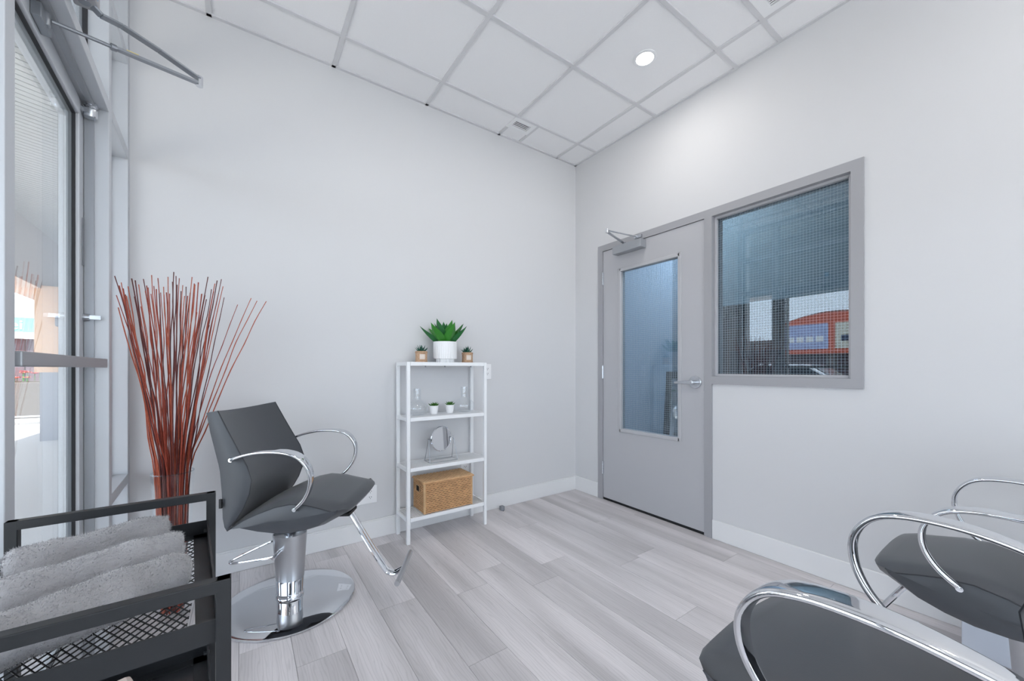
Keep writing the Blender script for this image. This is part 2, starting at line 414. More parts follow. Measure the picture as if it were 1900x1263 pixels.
am = MB(); pth = [sp, sp.lerp(E1, .12)+Vector((0, 0, -.018)), sp.lerp(E1, .28)+Vector((0, 0, -.006)), sp.lerp(E1, .6), E1]
for a, b in zip(pth, pth[1:]): am.bar(a, b, .024, .007)
am.tube([sp-Vector((0, 0, .015)), sp+Vector((0, 0, .02))], .014, 12)
am.build('main_arm', 'closer_metal', dc, bevel=.002)
E2 = E1-Vector((0, 0, .016))
fa = MB(); fa.bar(E2, E2.lerp(shoe, .62), .017, .008); fa.tube([E2.lerp(shoe, .58), E2.lerp(shoe, .97)], .0055, 8); fa.tube([E2.lerp(shoe, .60), E2.lerp(shoe, .635)], .010, 10)
fao = fa.build('forearm', 'closer_metal', dc)
yl = MB(); yl.bar(E2.lerp(shoe, .46)+Vector((0, 0, .005)), E2.lerp(shoe, .54)+Vector((0, 0, .005)), .0175, .002); yl.build('sticker', 'sticker_yellow', fao)
el = MB(); el.tube([E1-Vector((0, 0, .026)), E1+Vector((0, 0, .008))], .011, 12); el.build('elbow_pin', 'chrome', dc, smooth=True)
sh = MB()
vs = [sf(x, y, z) for z in (2.088, 2.128) for y in (-1.05, -.96) for x in (-.0675, -.047)]
sh.add(vs, [(0, 2, 3, 1), (4, 5, 7, 6), (0, 1, 5, 4), (2, 6, 7, 3), (0, 4, 6, 2), (1, 3, 7, 5)]); sh.tube([shoe-Vector((0, 0, .02)), shoe+Vector((0, 0, .02))], .011, 10)
sh.build('arm_shoe', 'closer_metal', dc, bevel=.002)

# ------------------------------------------------------------------ grey steel door and borrowed light in the right wall
FX0, FX1 = XR-.012, X2+.012
FW = .052
tr = struct(empty('trim_1', (0, 0, 0)), 'grey steel frame around the door and the wired window')
def fb(y0, y1, z0, z1, n='frame_member'): return box(FX0, FX1, y0, y1, z0, z1).build(n, 'frame_grey', tr)
fb(DY1-FW, DY1, 0, FZ); fb(DY0, DY0+FW, 0, FZ); fb(DY0+FW, DY1-FW, FZ-FW, FZ); fb(WY0+FW, DY0, FZ-FW, FZ); fb(WY0, WY0+FW, WZ, FZ); fb(WY0+FW, DY0, WZ, WZ+FW)
LYA, LYB = DY0+FW+.003, DY1-FW-.003; ZT = FZ-FW-.003
dr2 = struct(empty('door_2', (0, 0, 0)), 'grey steel door with a wired glass panel')
LX = XR-.004; LITE = (1.591, 2.131, .619, 1.947)
m = MB(); x0, x1 = LX, LX+.045
m.box(x0, x1, LYA, LITE[0], .02, ZT); m.box(x0, x1, LITE[1], LYB, .02, ZT); m.box(x0, x1, LITE[0], LITE[1], .02, LITE[2]); m.box(x0, x1, LITE[0], LITE[1], LITE[3], ZT)
m.build('leaf', 'door_grey', dr2)
m = MB(); q = .022
for (a, b, c, d) in ((LITE[0]-.012, LITE[0]+.014, LITE[2]-.012, LITE[3]+.012), (LITE[1]-.014, LITE[1]+.012, LITE[2]-.012, LITE[3]+.012), (LITE[0], LITE[1], LITE[2]-.012, LITE[2]+.014), (LITE[0], LITE[1], LITE[3]-.014, LITE[3]+.012)):
    m.box(LX-.007, LX+.052, a, b, c, d)
m.build('glazing_frame', 'door_grey', dr2, bevel=.003)
def wired(par, xg, y0, y1, z0, z1, pitch=.0155):
    box(xg, xg+.006, y0, y1, z0, z1).build('pane', 'wired_glass', par)
    w = MB(); t = .0006; n = int((y1-y0)/pitch)
    for k in range(n): yy = y0+(k+.5)*(y1-y0)/n; w.box(xg+.0062, xg+.0072, yy-t, yy+t, z0, z1)
    n = int((z1-z0)/pitch)
    for k in range(n): zz = z0+(k+.5)*(z1-z0)/n; w.box(xg+.0062, xg+.0072, y0, y1, zz-t, zz+t)
    o = w.build('wire_grid', 'white_metal', par); o['kind'] = 'stuff'
wired(dr2, LX+.02, LITE[0]+.012, LITE[1]-.012, LITE[2]+.012, LITE[3]-.012)
box(LX+.004, LX+.04, LYA, LYB, .004, .02).build('bottom_seal', 'black_gap', dr2)
gp = MB(); gp.box(LX+.004, LX+.02, LYA-.003, LYA, .0, ZT); gp.box(LX+.004, LX+.02, LYB, LYB+.003, 0, ZT); gp.box(LX+.004, LX+.02, LYA, LYB, ZT, ZT+.003); gp.build('shadow_gap', 'black_gap', dr2)
for z in (1.905, 1.10, .276):
    h_ = MB(); h_.tube([(LX-.006, LYB+.003, z-.055), (LX-.006, LYB+.003, z+.055)], .0075, 10); h_.box(LX-.004, LX, LYB-.006, LYB+.016, z-.055, z+.055)
    h_.build('hinge', 'steel', dr2, smooth=True)
HY, HZ = 1.474, 1.035
hd = MB(); hd.tube([(LX, HY, HZ), (LX-.012, HY, HZ)], .044, 24); hs = hd.build('handle_rose', 'steel', dr2, smooth=True, bevel=.004)
hd = MB(); hd.tube([(LX-.01, HY, HZ), (LX-.062, HY, HZ)], .016, 16)
hd.rings([[(LX-.055+dx*s_, HY+t, HZ+dz*s_-.004*t/.12) for dx, dz in ((-.011, -.011), (.011, -.013), (.011, .013), (-.011, .011))] for t, s_ in ((-.012, 1.05), (.03, 1), (.09, .85), (.125, .7))])
hd.build('lever', 'steel', hs, smooth=True, bevel=.003)
box(LX-.002, LX+.001, LYA-.004, LYA+.002, HZ-.058, HZ+.058).build('strike_edge', 'steel', dr2)

cl = tag(empty('door_closer'), 'small silver closer with a folded arm above the grey steel door', 'door closer')
cb = box(LX-.070, LX-.0005, 1.872, 2.150, 2.066, 2.130).build('closer_body', 'alu', cl, bevel=.004)
Eb = Vector((2.26, 1.99, 2.16)); s1 = Vector((LX-.035, 2.055, 2.142)); s2 = Vector((FX0-.012, 1.94, 2.165))
am = MB(); am.bar(s1, Eb, .018, .008); am.tube([s1-Vector((0, 0, .014)), s1+Vector((0, 0, .008))], .013, 12); am.build('main_arm', 'steel', cl)
am = MB(); am.tube([Eb+Vector((0, 0, .012)), s2], .006, 8); am.build('forearm', 'steel', cl)
am = MB(); am.tube([Eb-Vector((0, 0, .008)), Eb+Vector((0, 0, .022))], .011, 12); am.build('elbow_pin', 'chrome', cl, smooth=True)
box(FX0-.022, FX0-.0005, 1.90, 1.965, 2.153, 2.177).build('arm_shoe', 'steel', cl, bevel=.002)

w3 = struct(empty('window_3', (0, 0, 0)), 'wired glass window in a grey frame right of the door')
a0, a1, b0_, b1_ = WY0+FW, DY0, WZ+FW, FZ-FW
m = MB(); q = .016
m.box(XR+.02, XR+.045, a0, a0+q, b0_, b1_); m.box(XR+.02, XR+.045, a1-q, a1, b0_, b1_); m.box(XR+.02, XR+.045, a0+q, a1-q, b0_, b0_+q); m.box(XR+.02, XR+.045, a0+q, a1-q, b1_-q, b1_)
m.build('glazing_stop', 'door_grey', w3, bevel=.002)
wired(w3, XR+.047, a0, a1, b0_, b1_)

# ------------------------------------------------------------------ hall seen through the wired glass
HX = 4.6
struct(box(X2, HX+.1, -.6, 4.2, -.1, -.002).build('floor_hall', 'hall_floor'), 'grey floor of the room behind the wired glass')
struct(box(HX, HX+.1, -.6, 4.2, 0, 2.9).build('wall_hall_far', 'hall_dark'), 'dark far wall behind the wired glass')
struct(box(X2, HX, 4.1, 4.2, 0, 2.9).build('wall_hall_side', 'hall_blue'), 'blue wall behind the door glass')
struct(box(X2, HX, -.7, -.6, 0, 2.9).build('wall_hall_end', 'hall_blue'), 'blue end wall behind the wired glass')
struct(box(X2, HX+.1, -.7, 4.2, 2.9, 3.0).build('ceiling_hall', 'hall_teal'), 'teal ceiling of the room behind')
struct(box(3.75, HX, -.6, 2.35, 1.72, 2.9).build('trim_bulkhead', 'hall_teal'), 'teal bulkhead behind the wired window')
struct(box(3.62, 3.72, 2.32, 4.1, 0, 2.9).build('wall_hall_partition', 'hall_blue'), 'light blue partition behind the door glass')
cb = tag(empty('bookcase', (4.40, 1.62, 0)), 'dark wooden cabinet far behind the wired window', 'cabinet')
box(-.18, .19, -.45, .45, 0, 1.55).build('carcass', 'hall_wood', cb)
for z in (.35, .75, 1.15): box(-.187, -.18, -.42, .42, z-.16, z+.16).build('front', 'hall_dark', cb)
mf = tag(empty('leaning_mirror', (3.595, 2.41, 0)), 'black framed mirror leaning behind the door glass', 'mirror')
mf.rotation_euler = (0, math.radians(5), 0)
mf.location = (3.48, 2.36, .004)
m = MB(); m.box(0, .03, -.30, .0, .0, .07); m.box(0, .03, -.30, .0, 1.03, 1.10); m.box(0, .03, -.06, 0, 0, 1.1); m.box(0, .03, -.36, -.30, 0, 1.1); m.build('frame', 'black_frame', mf)
box(.01, .02, -.30, -.06, .07, 1.03).build('mirror_glass', 'mirror', mf)
hl = bpy.data.lights.new('hall_fill', 'AREA'); hl.energy = 26; hl.size = .5; hl.color = (.9, .95, 1)  # fill light added to brighten the hall, without a fitting
ho = bpy.data.objects.new('hall_fill', hl); COL.objects.link(ho); ho.location = (3.1, 2.0, 2.88)

# ------------------------------------------------------------------ ceiling fittings
def downlight(x, y, label):
    t = tag(empty('downlight', (x, y, ZC+.006)), label, 'ceiling light', 'recessed ceiling lights')
    MB().lathe([(.052, -.001), (.052, -.004), (.062, -.006), (.070, -.003), (.070, 0)], 32).build('trim_ring', 'white_metal', t, smooth=True)
    MB().lathe([(.0, -.003), (.051, -.003), (.051, -.0005), (0, -.0005)], 32).build('lens', 'lamp_lens', t)
    l = bpy.data.lights.new('downlight', 'AREA'); l.shape = 'DISK'; l.size = .10; l.energy = LAMP_W; l.color = (1, .965, .92); l.spread = PI
    lo = bpy.data.objects.new('downlight_bulb', l); COL.objects.link(lo); lo.location = (0, 0, -.010); lo.parent = t
downlight(2.035, 1.49, 'small round lit ceiling light above the grey door')
for x, y, s_ in ((.78, 1.49, 'over the styling chair by the glass door'), (2.035, -.57, 'at the right hand wall behind the viewer'), (.78, -.57, 'near the shopfront behind the viewer'), (2.035, -1.80, 'in the far right corner behind the viewer'), (.78, -1.80, 'in the far left corner behind the viewer')):  # unseen lamps added to brighten the room and the back wall
    downlight(x, y, 'added round fill light '+s_)

vt = tag(empty('ceiling_vent', (0, 0, 0)), 'small white vent grille in the ceiling near the back wall', 'vent')
xa, xb, ya, yb = 1.690+BW, 1.903, 2.376+BW, 2.522
fr = MB(); sx0, sx1, sy0, sy1 = xa+.028, xb-.034, ya+.03, yb-.036
fr.box(xa, xb, ya, sy0, ZC-.004, ZC+.004); fr.box(xa, xb, sy1, yb, ZC-.004, ZC+.004); fr.box(xa, sx0, sy0, sy1, ZC-.004, ZC+.004); fr.box(sx1, xb, sy0, sy1, ZC-.004, ZC+.004)
fr.build('frame', 'white_metal', vt)
box(sx0, sx1, sy0, sy1, ZC+.012, ZC+.016).build('backing', 'vent_dark', vt)
for k in range(4):
    y = sy0+(k+.75)*(sy1-sy0)/4.3; MB().bar((sx0, y, ZC+.002), (sx1, y, ZC+.002), .0055, .0015, (0, .5, 1)).build('slat', 'white_metal', vt)
vt = tag(empty('ceiling_vent', (0, 0, 0)), 'large white ceiling grille at the top edge above the wired window', 'vent')
xa, xb, ya, yb = 1.716+BW, 2.335-BW, .345+BW, .955-BW
fr = MB(); sx0, sx1, sy0, sy1 = xa+.05, xb-.045, ya+.05, yb-.05
fr.box(xa, xb, ya, sy0, ZC-.004, ZC+.004); fr.box(xa, xb, sy1, yb, ZC-.004, ZC+.004); fr.box(xa, sx0, sy0, sy1, ZC-.004, ZC+.004); fr.box(sx1, xb, sy0, sy1, ZC-.004, ZC+.004)
fr.build('frame', 'white_metal', vt)
box(sx0, sx1, sy0, sy1, ZC+.016, ZC+.02).build('backing', 'vent_dark', vt)
n = 34
for k in range(n):
    x = sx0+(k+.5)*(sx1-sx0)/n; MB().bar((x, sy0, ZC+.003), (x, sy1, ZC+.003), .0065, .0012, (.6, 0, 1)).build('slat', 'white_metal', vt)

# ------------------------------------------------------------------ styling chair
def chair(label):
    t = tag(empty('styling_chair'), label, 'styling chair', 'black salon styling chairs')
    # base and column
    MB().lathe([(0, 0), (.285, 0), (.291, .004), (.291, .010), (.284, .014), (.20, .0215), (.12, .029), (.07, .0335), (0, .034)], 72).build('base_plate', 'chrome', t, smooth=True)
    col = MB().lathe([(.062, .118), (.075, .322), (.075, .334), (.071, .334), (.071, .322), (0, .322)], 40, ea=1.0, eb=.86).build('column', 'brushed', t, smooth=True)
    MB().lathe([(.058, .030), (.062, .033), (.062, .045), (.0585, .05), (.0585, .055), (.062, .1175), (0, .1175)], 40, ea=1.0, eb=.86).build('collar', 'chrome', col, smooth=True)
    MB().lathe([(.026, .31), (.026, .425)], 20).build('piston', 'chrome', t, smooth=True)
    box(-.13, .30, -.055, .055, .424, .440).build('seat_bracket', 'tag_black', t, bevel=.004)
    lv = MB(); lv.tube([(-.02, -.115, .262), (-.02, .125, .298)], .0085, 10)
    lv.tube(catmull([(-.02, -.095, .266), (-.06, -.098, .258), (-.20, -.088, .236), (-.235, -.07, .232), (-.228, -.045, .236), (-.15, .02, .262), (-.10, .055, .275), (-.02, .06, .284)], 6), .0062, 8)
    lv.build('pump_lever', 'chrome', t, smooth=True)
    # seat: lens-shaped in side view
    top = [(-.128, .462), (-.075, .497), (-.015, .524), (.055, .550), (.118, .562), (.19, .556), (.25, .542), (.305, .530), (.338, .522)]
    bot = [(.350, .512), (.340, .496), (.25, .449), (.185, .430), (.118, .420), (.05, .421), (-.015, .430), (-.09, .447)]
    prof = top+bot
    HW = .243; NY = 14; rings = []
    for k in range(NY+1):
        y = -HW+2*HW*k/NY; e = abs(y)/HW; q = 0.010*max(0, (e-.8)/.2)**2; up = .012*(1-e*e)
        ring = []
        for i, (x, z) in enumerate(prof):
            nose = .014*(1-e*e)*(max(0, x-.15)/.2)
            zz = z+(up if i < len(top) else 0)-(q if i < len(top) else -q)
            rc = .026*max(0, (e-.62)/.38)**2.2*max(0, (x-.12)/.23)
            ring.append((x+nose-(q if x > .3 else 0)-rc, y, zz))
        rings.append(ring)
    st = MB().rings(rings, cap=False).build('seat', 'vinyl', t, smooth=True, ang=50)
    for s_ in (-1, 1):
        k = len(prof); c = (sum(p[0] for p in prof)/k, sum(p[1] for p in prof)/k)
        rr = []
        for f_, o_ in ((1, .0), (.8, .006), (.45, .011), (.1, .013)):
            rr.append([(c[0]+(x-c[0])*f_, s_*(HW+o_), c[1]+(z-c[1])*f_) for x, z in [(r_[0], r_[2]) for r_ in rings[0 if s_ < 0 else -1]]])
        MB().rings(rr).build('side_panel', 'vinyl', st, smooth=True, ang=60)
        MB().tube([(r_[0], s_*HW, r_[2]) for r_ in rings[0 if s_ < 0 else -1]][:len(top)+1], .0022, 6).build('seam', 'seam', st, smooth=True)
    # backrest: thin at the top, thick at the small of the back, wrapping forward at the sides
    front = [(-.128, .462), (-.10, .495), (-.072, .543), (-.050, .60), (-.043, .657), (-.062, .715), (-.10, .784), (-.145, .868), (-.187, .950)]
    rear = [(-.232, .942), (-.215, .86), (-.190, .77), (-.172, .705), (-.160, .60), (-.154, .50), (-.146, .463), (-.135, .445)]
    rings = []; NY = 16
    for k in range(NY+1):
        e = -1+2*k/NY; ring = []
        for i, (x, z) in enumerate(front+rear):
            hw = .247-.022*(z-.45)/.5
            dip = .035*(1-e*e)
            if i < len(front): xx = x-dip*(.5+.5*min(1, (z-.45)/.25)) if i > 0 else x
            else: xx = x-.028*(1-e*e)*min(1, (z-.44)/.3)
            zz = z-(.010*(1-e*e) if z > .9 else 0)
            ring.append((xx, e*hw, zz))
        rings.append(ring)
    bk = MB().rings(rings, cap=False).build('backrest', 'vinyl', t, smooth=True, ang=50)
    for s_ in (-1, 1):
        R = rings[0 if s_ < 0 else -1]; k = len(front)
        # crescent side panel as a strip between the front and rear outline
        def samp(pl, u):
            q = u*(len(pl)-1); i = min(int(q), len(pl)-2); return Vector(pl[i]).lerp(Vector(pl[i+1]), q-i)
        fr_, re_ = [Vector(p) for p in R[:k]], [Vector(p) for p in reversed(R[k:])]
        g = MB(); cols = 5; rows = 18; vs = []
        for i in range(rows+1):
            a, b = samp(fr_, i/rows), samp(re_, i/rows)
            for j in range(cols+1):
                p = a.lerp(b, j/cols); vs.append(p+Vector((0, s_*.010*math.sin(PI*j/cols)*math.sin(PI*i/rows)**.5, 0)))
        g.add(vs, [(i*(cols+1)+j, i*(cols+1)+j+1, (i+1)*(cols+1)+j+1, (i+1)*(cols+1)+j) for i in range(rows) for j in range(cols)])
        g.build('side_panel', 'vinyl', bk, smooth=True, ang=80)
        MB().tube(fr_, .0022, 6).build('seam', 'seam', bk, smooth=True)
    box(-.163, -.153, -.2555, -.247, .545, .583).build('maker_tag', 'tag_black', bk)
    # arm loops: flat chrome bands
    pth = catmull([(-.110, .748), (-.05, .770), (.03, .785), (.12, .783), (.180, .760), (.217, .705), (.217, .640), (.190, .582), (.145, .536)], 7)
    sq = lambda v: math.copysign(abs(v)**.6, v)
    for s_ in (-1, 1):
        rings = []; n = len(pth)
        for i, p in enumerate(pth):
            tt = (pth[min(i+1, n-1)]-pth[max(i-1, 0)]).normalized(); nn = Vector((-tt.y, tt.x))
            u = i/(n-1)
            wd = .0095+.022*math.sin(PI*min(1, .06+u*.94))**.8*(1.0 if u < .42 else max(.25, 1-.95*(u-.42)/.58))
            th = .0075
            yc = s_*(.285-.028*abs(2*u-1)**2.2)
            rings.append([(p.x+nn.x*th*sq(math.sin(a)), yc+wd*sq(math.cos(a)), p.y+nn.y*th*sq(math.sin(a))) for a in [2*PI*(j+.5)/16 for j in range(16)]])
        ar = MB().rings(rings).build('armrest', 'chrome', t, smooth=True, ang=60)
        for (px, pz), yb_ in ((pth[0], .246), (pth[-1], .246)):
            b_ = MB(); b_.tube([(px, s_*.225, pz), (px, s_*.268, pz)], .0085, 12); b_.tube([(px, s_*.268, pz), (px, s_*.2705, pz)], .006, 10)
            b_.build('bolt', 'chrome', ar, smooth=True)
    # foot rest
    ft = MB()
    for y in (-.013, .013):
        ft.tube(catmull([(.22, y, .446), (.265, y, .442), (.29, y, .418), (.385, y, .255), (.450, y, .150), (.472, y, .128), (.50, y, .122), (.535, y, .140)], 5), .0095, 10)
    fo = ft.build('foot_rest', 'chrome', t, smooth=True)
    MB().tube([(.545, -.155, .150), (.545, .155, .150)], .0125, 14).build('foot_bar', 'brushed', fo, smooth=True)
    return t
c1 = chair('black styling chair on a round chrome base in front of the tall white wall')
c1.location = (.194, 2.162, 0); c1.rotation_euler = (0, 0, math.radians(-31))
c2 = copy_tree(c1); c2.location = (1.0, .102, 0); c2.rotation_euler = (0, 0, math.radians(88.8)); c2['label'] = 'nearest black styling chair, cut off at the bottom right corner'
c3 = copy_tree(c1); c3.location = (2.03, .040, 0); c3.rotation_euler = (0, 0, math.radians(89.5)); c3['label'] = 'black styling chair at the right edge, close to the right wall'

for ch in c3.children:                                      # this one is pumped lower
    if ch.name.split('.')[0] not in ('base_plate', 'column', 'pump_lever'): ch.location.z -= .068

# ------------------------------------------------------------------ white metal shelf and what stands on it
SX0, SX1, SY0, SY1, SZ = .868, 1.462, 2.415, 2.634, 1.172
sh = tag(empty('metal_shelf', (0, 0, 0)), 'slim white metal shelf unit with four tiers against the back wall', 'shelf')
LG = .022
for x in (SX0, SX1-LG):
    for y in (SY0, SY1-LG): box(x, x+LG, y, y+LG, 0, SZ).build('leg', 'white_metal', sh, bevel=.002)
for z in (.165, .487, .812, SZ):
    f_ = MB(); a, b, c, d = SX0+.001, SX1-.001, SY0+.001, SY1-.001
    f_.box(a+LG, b-LG, c, c+.012, z-.024, z); f_.box(a+LG, b-LG, d-.012, d, z-.024, z); f_.box(a, a+.014, c+LG, d-LG, z-.024, z); f_.box(b-.014, b, c+LG, d-LG, z-.024, z)
    tier = f_.build('tier', 'white_metal', sh, bevel=.0015)
    if z == SZ: box(a+.003, b-.003, c+.003, d-.003, z-.003, z+.0005).build('top_plate', 'white_metal', tier)
    else:
        w = MB(); n = 58
        for k in range(n):
            x = a+.016+(k+.5)*(b-a-.032)/n; w.box(x-.0026, x+.0026, c+.011, d-.011, z-.004, z-.0012)
        for k in range(7):
            y = c+.02+k*(d-c-.04)/6; w.box(a+.013, b-.013, y-.0022, y+.0022, z-.0062, z-.004)
        wd = w.build('wire_deck', 'white_metal', tier); wd['kind'] = 'stuff'
for x in (1.0, 1.14, 1.34):
    MB().tube([(x, SY0+.02, SZ-.02), (x, SY0+.02, SZ-.034)], .005, 8).build('hook', 'grey_rubber', sh)

def leaf_mesh(L, w, bend, tip_curl, thick=.15, n=10, fold=.25):
    """a leaf that grows along +x from the origin and curls up; returns MB"""
    top, bot = [], []
    ang = bend; x = z = 0; g = MB(); vs = []
    for i in range(n+1):
        t = i/n
        wd = w*(math.sin(PI*min(1, .22+.62*t))**1.1)*(1-t**3)**.9 if t < 1 else 0
        dxz = (math.cos(ang), math.sin(ang)); nx, nz = -dxz[1], dxz[0]
        th = thick*w*(1-t)
        vs += [(x+nx*fold*wd, -wd/2, z+nz*fold*wd), (x, 0, z), (x+nx*fold*wd, wd/2, z+nz*fold*wd), (x-nx*th, 0, z-nz*th)]
        x += dxz[0]*L/n; z += dxz[1]*L/n; ang += tip_curl/n
    fs = []
    for i in range(n):
        a, b = i*4, i*4+4
        fs += [(a, a+1, b+1, b), (a+1, a+2, b+2, b+1), (a+2, a+3, b+3, b+2), (a+3, a, b, b+3)]
    return g.add(vs, fs)
def put_leaf(par, g, m, az, off, z, name='leaf'):
    o = g.build(name, m, par, smooth=True, ang=50); o.location = (math.cos(az)*off, math.sin(az)*off, z); o.rotation_euler = (0, 0, az); return o

# agave in a ribbed pot
ag = tag(empty('potted_agave', (1.186, 2.53, SZ+.0005)), 'large green agave in a ribbed white pot on top of the shelf', 'potted plant')
NR = 34
MB().lathe([(.062, 0), (.064, .002), (.064, .024), (.080, .026), (.083, .03), (.083, .140), (.081, .146), (.074, .146), (.072, .12), (0, .12)], NR*4, rfun=lambda a, z: (1-.045*(.5+.5*math.cos(NR*a)) if .028 < z < .142 else (1-.10*(.5+.5*math.copysign(1, math.cos(16*a))) if z < .0245 else 1))).build('pot', 'ceramic', ag, smooth=True, ang=40)
MB().lathe([(0, .119), (.072, .119), (.072, .1225), (0, .1225)], 32).build('soil', 'soil', ag)
for ring_, (n, L, w, bend, curl, off, mm) in enumerate(((7, .205, .088, math.radians(34), math.radians(26), .022, 'leaf'), (6, .190, .084, math.radians(54), math.radians(14), .016, 'leaf'), (4, .175, .07, math.radians(70), math.radians(6), .010, 'leaf_dark'))):
    for k in range(n):
        az = 2*PI*(k+.35*ring_)/n+rnd.uniform(-.15, .15)+.2
        LL = L*rnd.uniform(.9, 1.1)
        lf_ = put_leaf(ag, leaf_mesh(LL, w*rnd.uniform(.92, 1.08), bend+rnd.uniform(-.1, .1), curl, n=12), mm if k % 3 else 'leaf_dark', az, off, .12)
def small_aloe(x, y, label, seed):
    r = random.Random(seed)
    t = tag(empty('potted_aloe', (x, y, SZ+.0005)), label, 'potted plant', 'small aloes in woven pots')
    p = MB(); N = 28
    p.lathe([(.036, 0), (.039, .003), (.038, .04), (.039, .074), (.034, .076), (.033, .062), (0, .062)], N*2, rfun=lambda a, z: 1+.02*math.cos(N*a))
    pot = p.build('pot', 'jute', t, smooth=True, ang=60)
    for z in (.006, .064, .071): MB().tube([(.0395*math.cos(2*PI*j/28), .0395*math.sin(2*PI*j/28), z+.0008*(-1)**j) for j in range(28)], .003, 5, closed=True).build('rim_cord', 'jute', pot, smooth=True)
    a0_ = -PI/2-.45-.2
    g = MB(); vs = [(.0405*math.cos(a0_+.9*j/6), .0405*math.sin(a0_+.9*j/6), z) for z in (.020, .054) for j in range(7)]; g.add(vs, [(j, j+1, j+8, j+7) for j in range(6)]); g.build('white_patch', 'jute_white', pot, smooth=True)
    MB().lathe([(0, .0615), (.033, .0615), (.033, .064), (0, .064)], 20).build('soil', 'soil', t)
    for n, L, b in ((7, .062, 35), (6, .060, 58), (3, .06, 78)):
        for k in range(n):
            put_leaf(t, leaf_mesh(L*r.uniform(.85, 1.1), .015, math.radians(b+r.uniform(-6, 6)), .25, n=6, thick=.3), 'leaf_aloe', 2*PI*k/n+r.uniform(-.2, .2), .006, .062)
small_aloe(1.009, 2.53, 'small aloe in a woven pot left of the agave', 3)
small_aloe(1.364, 2.53, 'small aloe in a woven pot right of the agave', 8)
def mini(x, y, label, seed):
    r = random.Random(seed)
    t = tag(empty('mini_succulent', (x, y, .812)), label, 'potted plant', 'tiny succulents on the second tier')
    MB().lathe([(.021, 0), (.023, .001), (.031, .054), (.031, .060), (.028, .060), (.027, .05), (0, .05)], 28).build('pot', 'ceramic', t, smooth=True)
    MB().lathe([(0, .0495), (.027, .0495), (.027, .052), (0, .052)], 16).build('soil', 'soil', t)
    for n, L, b in ((8, .040, 18), (7, .036, 42), (5, .03, 66)):
        for k in range(n):
            put_leaf(t, leaf_mesh(L*r.uniform(.9, 1.1), .017, math.radians(b), .6, n=5, thick=.35), 'leaf_mini', 2*PI*k/n+r.uniform(-.2, .2)+b, .004, .053)
mini(1.101, 2.53, 'tiny green succulent in a white pot, the left one on the second tier', 5)
mini(1.222, 2.53, 'tiny green succulent in a white pot, the right one on the second tier', 6)
def bulb_vase(x, y, label, s_):
    prof = [(.0, .001), (.04, .001), (.062, .012), (.074, .035), (.072, .06), (.055, .082), (.032, .096), (.024, .108), (.023, .13), (.0265, .178)]
    inn = [(r_-.002, z) for r_, z in reversed(prof) if r_ > .01]+[(0, .004)]
    o = MB().lathe([(a*s_, b*s_) for a, b in prof[:-1]]+[(.0265*s_, .178*s_), (.0262*s_, .1805*s_), (.0245*s_, .1805*s_), (.0240*s_, .177*s_), (.0212*s_, .13*s_), (.0222*s_, .108*s_)], 40, cap=False).build('bulb_vase', 'bulb_glass', None, smooth=True, ang=60); o.location = (x, y, .812)
    return tag(o, label, 'vase', 'clear bulb vases on the second tier')
bulb_vase(.985, 2.545, 'clear glass bulb vase at the left end of the second tier', 1.0)
bulb_vase(1.348, 2.55, 'clear glass bulb vase at the right end of the second tier', 1.02)

# round mirror on a wire stand
mr_ = tag(empty('table_mirror', (1.150, 2.515, .487)), 'round tilting mirror on a thin wire stand on the third tier', 'mirror')
piv = empty('mirror_head', (0, 0, .152)); piv.parent = mr_; piv.rotation_euler = (0, 0, 0)
bpy.data.objects.remove(piv)
tilt = Matrix.Rotation(math.radians(-3), 4, 'X')@Matrix.Rotation(math.radians(13), 4, 'Z')
def disc(R, y0, y1, n=48):
    g = MB(); g.add([tilt@Vector((R*math.cos(2*PI*j/n), y, R*math.sin(2*PI*j/n)))+Vector((0, 0, .152)) for y in (y0, y1) for j in range(n)], [tuple(range(n)), tuple(range(2*n-1, n-1, -1))]+[(j, j+n, (j+1) % n+n, (j+1) % n) for j in range(n)]); return g
disc(.081, -.002, .004).build('mirror_glass', 'mirror', mr_)
MB().tube([tilt@Vector((.084*math.cos(2*PI*j/48), .001, .084*math.sin(2*PI*j/48)))+Vector((0, 0, .152)) for j in range(48)], .0045, 8, closed=True).build('rim', 'chrome', mr_, smooth=True)
ws = MB(); r_ = .0022
for s_ in (-1, 1):
    ws.tube([(s_*.104, -.045, .003), (s_*.094, 0, .158)], r_, 6); ws.tube([(s_*.104, .045, .003), (s_*.094, 0, .158)], r_, 6); ws.tube([(s_*.084, 0, .152), (s_*.098, 0, .158)], .004, 8)
ws.tube([(-.104, -.045, .003), (.104, -.045, .003), (.104, .045, .003), (-.104, .045, .003)], r_, 6, closed=True)
ws.build('wire_stand', 'wire_steel', mr_, smooth=True)

# lidded wicker basket
bk = tag(empty('wicker_basket', (1.170, 2.525, .165)), 'lidded wicker basket on the lowest tier of the white shelf', 'basket')
bx, by, bz = .178, .092, .205
def loop(z, ph, off, n=96):
    pts = []; per = 4*(bx+by); 
    for k in range(n):
        d_ = per*k/n
        if d_ < 2*bx: x, y, nx, ny = -bx+d_, -by, 0, -1
        elif d_ < 2*bx+2*by: x, y, nx, ny = bx, -by+d_-2*bx, 1, 0
        elif d_ < 4*bx+2*by: x, y, nx, ny = bx-(d_-2*bx-2*by), by, 0, 1
        else: x, y, nx, ny = -bx, by-(d_-4*bx-2*by), -1, 0
        w_ = .0024*math.sin(k*PI/2+ph)
        pts.append((x+nx*w_, y+ny*w_, z+.0012*math.sin(k*1.7+z*90)))
    return pts
w = MB(); rows = 16
for k in range(rows): w.tube(loop(.008+k*(bz-.02)/(rows-1), k*PI, 0, 150), .0056, 6, closed=True)
wo = w.build('woven_wall', 'wicker', bk, smooth=True, ang=70)
